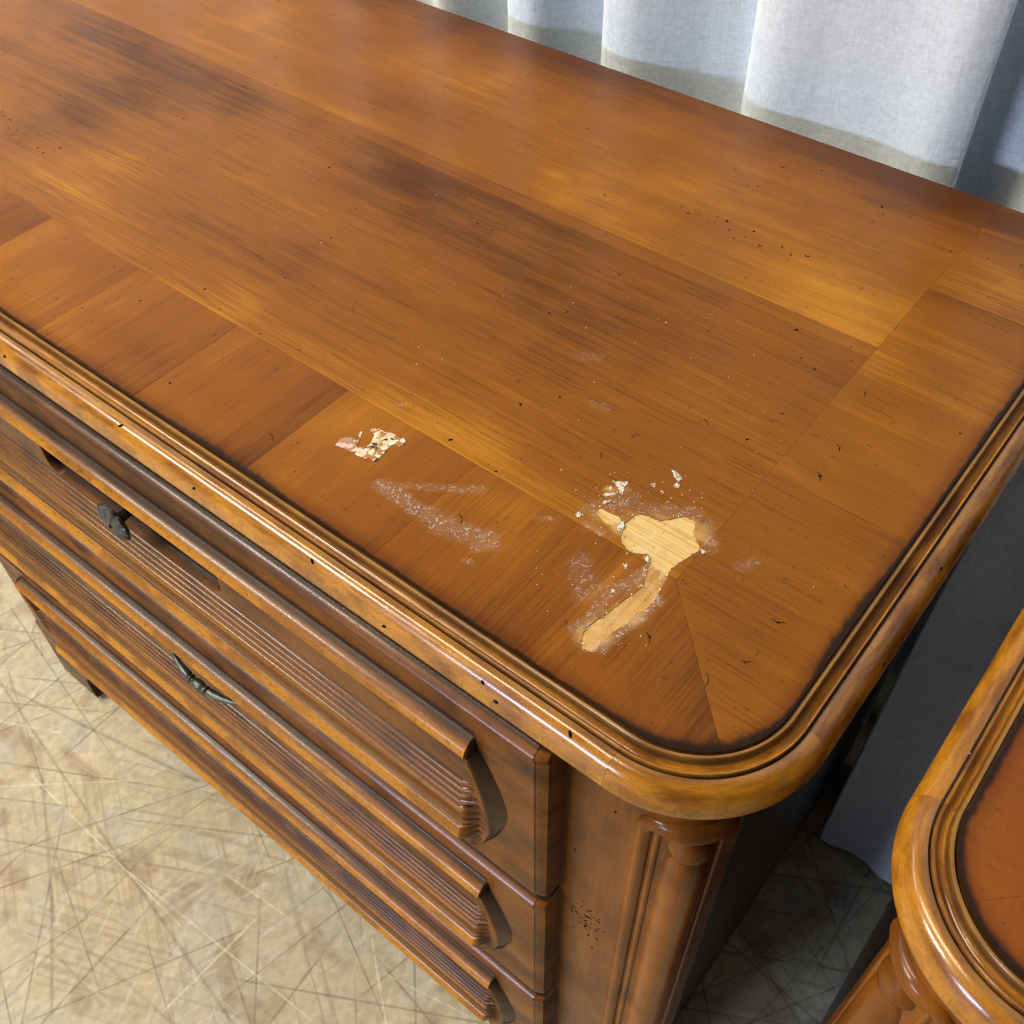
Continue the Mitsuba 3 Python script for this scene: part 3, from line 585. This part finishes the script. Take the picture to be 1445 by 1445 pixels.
# ------------------------------------------------------------------ corner posts, carcass, base
def post_pt(s, xs, sx, yb, off=0.0):
    """s along the post's face from its inner edge (x = xs), round the corner to the side; sx = +1 right corner, -1 left"""
    L1, R = .057, .029
    if s < L1: x, y, nx, ny = s, 0, 0, -1
    elif s < L1 + R*math.pi/2:
        a = (s-L1)/R; x, y, nx, ny = L1+R*math.sin(a), R-R*math.cos(a), math.sin(a), -math.cos(a)
    else: x, y, nx, ny = L1+R, R+(s-L1-R*math.pi/2), 1, 0
    return np.array([xs + sx*(x+nx*off), yb + y+ny*off]), np.array([sx*nx, ny])
def tube(pts, rad, n=14, squash=None):
    pts = np.array(pts, float); t = np.gradient(pts, axis=0); t /= np.linalg.norm(t, axis=1, keepdims=True)
    G = np.zeros((len(pts), n+1, 3)); a = np.linspace(0, 2*np.pi, n+1)
    u = np.cross(t[0], [0.3, .9, .1]); u /= np.linalg.norm(u)
    for i in range(len(pts)):
        u = u - t[i]*(u@t[i]); u /= np.linalg.norm(u); w = np.cross(t[i], u)
        r = rad if np.isscalar(rad) else rad[i]
        G[i] = pts[i] + r*(np.cos(a)[:, None]*u + np.sin(a)[:, None]*w)
    m = grid_mesh(G); m.merge_vertices()
    caps = []
    for e in (0, -1):
        c = trimesh.creation.icosphere(2, rad if np.isscalar(rad) else rad[e]); c.apply_translation(pts[e]); caps.append(c)
    return trimesh.util.concatenate([m]+caps)
def make_post(t, xs, sx, yb, ztop, zbot):
    S = np.r_[np.linspace(0, .057, 4), np.linspace(.058, .1025, 26), .115, .125]
    O = np.array([post_pt(s, xs, sx, yb)[0] for s in S])
    O = np.vstack([O, [xs, O[-1, 1]]])
    g = Polygon(O).buffer(0)
    p = t + "__corner_post"
    m = slab(g, zbot, ztop)
    k = add(p, m, "case_wood", 30)
    # border bead
    sl, srr, zt_ = .0525, .0985, ztop-.034
    path = [(sl, z) for z in np.linspace(zbot, zt_-.012, 30)]
    path += [(sl+.012*(1-math.cos(a)), zt_-.012+.012*math.sin(a)) for a in np.linspace(.1, math.pi/2, 10)]
    path += [(s, zt_) for s in np.linspace(sl+.013, srr-.006, 22)]
    path += [(srr-.006*(1-math.sin(a)), zt_-.006+.006*math.cos(a)) for a in np.linspace(.1, math.pi/2, 8)]
    path += [(srr, z) for z in np.linspace(zt_-.007, zbot, 30)]
    pts = [np.r_[post_pt(s, xs, sx, yb, -.0010)[0], z] for s, z in path]
    rad = np.array([.0052 + .0024*sst(.058, .075, s)*(abs(z-zt_) < .004) - .0028*sst(.088, .0985, s)*(z < zt_-.003) for s, z in path])
    add(k + "__border_bead", tube(pts, rad), "case_wood", 50)
    # thin inner fillet
    f = [np.r_[post_pt(.0605, xs, sx, yb, -.0006)[0], z] for z in np.linspace(zbot, zt_-.008, 30)]
    add(k + "__inner_fillet", tube(f, .0023, 10), "case_wood", 50)
    # half column
    zs = np.r_[zt_-.006, zt_-.0105, zt_-.014, zt_-.0175, zt_-.021, zt_-.0235, zt_-.026, zt_-.029, zt_-.034, zt_-.042, np.linspace(zt_-.055, zbot, 24)]
    rr = np.r_[.0060, .0095, .0118, .0127, .0124, .0104, .0080, .0084, .0108, .0120, np.full(24, .0126)]
    c = [np.r_[post_pt(.0790, xs, sx, yb, -.0038)[0], z] for z in zs]
    add(k + "__half_column", tube(c, rr, 28), "case_wood", 50)
    return k
PYB = .2160
make_post("dresser", -.149, 1, PYB, ZT-.0320, .118)
make_post("dresser", 2*XC+.149, -1, PYB, ZT-.0320, .118)
def face_dot(x, z, r):
    c = trimesh.creation.cylinder(r, .0006, sections=7); c.apply_transform(trimesh.transformations.rotation_matrix(math.pi/2, (1, 0, 0))); c.apply_scale((1, 1, 1.5)); c.apply_translation((x, PYB, z)); return c
dots = [face_dot(rng.normal(-.1255, .0055), ZT-.262+rng.normal(0, .017), .00035+.0004*rng.random()) for _ in range(48)]
dots += [face_dot(x, ZT+z, .0007) for x, z in ((-.114, -.086), (-.137, -.167), (-.118, -.30))]
add("dresser__corner_post__worm_holes", trimesh.util.concatenate(dots), "hole_dark", label="cluster of tiny dark worm holes", kind="stuff")
xo = -.075
xol = 2*XC - xo
add("dresser__side_panel", bx(xo-.018, xo, .232, .728, .085, ZT-.0318), "side_wood", label="dark glossy side panel")
add("dresser__side_panel", bx(xol, xol+.018, .232, .728, .085, ZT-.0318), "side_wood")
add("dresser__back_panel", bx(xol+.018, xo-.018, .716, .728, .085, ZT-.032), "dark_wood")
add("dresser__carcass_front", bx(2*XC+.149, -.149, .224, .238, .118, ZT-.0322), "dark_wood")
# strip under the top, seen above the upper drawer
add("dresser__upper_rail", bx(2*XC+.149, -.149, .2035, .2238, ZT-.0372, ZT-.0326), "drawer_wood")
def bracket(x0, x1, flip):
    w = x1-x0
    P = [(0, .006), (0, .118), (1, .118), (1, .082), (.96, .074), (.88, .078), (.80, .066), (.70, .060), (.62, .046), (.60, .026), (.64, .006)]
    P = [((1-a) if flip else a, b) for a, b in P]
    g = Polygon([(x0+a*w, b) for a, b in P]).buffer(-.001).buffer(.001)
    m = trimesh.creation.extrude_polygon(g, .022, engine="earcut")
    m.apply_transform(trimesh.transformations.rotation_matrix(math.pi/2, (1, 0, 0))); m.apply_translation((0, .227, 0)); return m
add("dresser__plinth", bx(2*XC+.155, -.155, .210, .230, .082, .1175), "drawer_wood")
add("dresser__bracket_foot", bracket(-.945, -.835, False), "drawer_wood", 30)
add("dresser__bracket_foot", bracket(-.215, -.085, True), "drawer_wood", 30)
add("dresser__bracket_foot", bx(-.14, -.082, .66, .725, 0.0, .085), "dark_wood")
add("dresser__bracket_foot", bx(-.95, -.89, .66, .725, 0.0, .085), "dark_wood")
add("dresser__side_plinth", bx(-.098, -.077, .2365, .7245, .012, .0848), "side_wood")

# ------------------------------------------------------------------ torn label on the top
tag("label_remnant", "torn scrap of beige paper label stuck to the dresser top", "label scrap")
lp = rag(Polygon(LAB).buffer(0), .00030)
lp = max(getattr(lp, "geoms", [lp]), key=lambda q: q.area)
film = lp.intersection(sbox(-.3600, .25, -.3405, .30)).difference(Polygon([(-.3495, .2748), (-.343, .2720), (-.3405, .285), (-.3475, .285)]))
add("label_remnant__paper_scrap", slab(lp.difference(film.buffer(.0001)), ZT-.0002, ZT+.00022), "torn_paper")
add("label_remnant__tape_film", slab(film, ZT-.0002, ZT+.0003), "tape_film", label="crumpled shiny clear tape end")

# ------------------------------------------------------------------ nightstand
tag("nightstand", "small reddish brown nightstand with rounded moulded top at the right edge", "nightstand")
FX2, FY2 = NX0+MW+.085, NYF+MW+.085
fx2r = NX1-MW-.085
np_ = [(sbox(FX2, FY2, (FX2+fx2r)/2, .9), "veneer_red_along", (1, FY2, .6), 71), (sbox((FX2+fx2r)/2, FY2, fx2r, .9), "veneer_red_along", (1, FY2, .6), 72)]
cor = Polygon([(FX2, FY2), (FX2-.3, FY2-.3), (FX2+.1, FY2-.3), (FX2+.1, FY2)])
for k in range(4):
    x0_ = FX2 + .1*k
    np_.append((cor if k == 0 else sbox(x0_, .1, x0_+.1, FY2), "veneer_red_across", (0, x0_-.12*(k == 0), x0_+.1), 80+k))
np_[-1] = (sbox(FX2+.3, .1, .6, FY2), "veneer_red_across", (0, FX2+.3, .56), 83)
lside = Polygon([(FX2, FY2), (FX2-.3, FY2-.3), (FX2-.3, .9), (FX2, .9)])
for k, (a, b) in enumerate(((.0, .385), (.385, .50), (.50, .9))):
    np_.append((lside.intersection(sbox(-.3, a, .3, b)), "veneer_red_along", (1, a if k else .22, min(b, .62)), 90+k))
np_.append((sbox(fx2r, FY2, .7, .9), "veneer_red_along", (1, FY2, .62), 95))
build_top("nightstand", NX0, NX1, NYF, NYB, None, np_)
make_post("nightstand", NX0+.112, -1, NYF+.0205, ZT-.0320, .0)
make_post("nightstand", NX1-.112, 1, NYF+.0205, ZT-.0320, .0)
add("nightstand__side_panel", bx(.0405, .0585, .235, .585, .02, ZT-.0318), "side_wood")
add("nightstand__side_panel", bx(NX1-.0585, NX1-.0405, .235, .585, .02, ZT-.0318), "side_wood")
add("nightstand__drawer_front", bx(NX0+.113, NX1-.113, .222, .235, .05, ZT-.0325), "case_wood")
add("nightstand__back_panel", bx(.0590, NX1-.0590, .575, .585, .02, ZT-.032), "dark_wood")
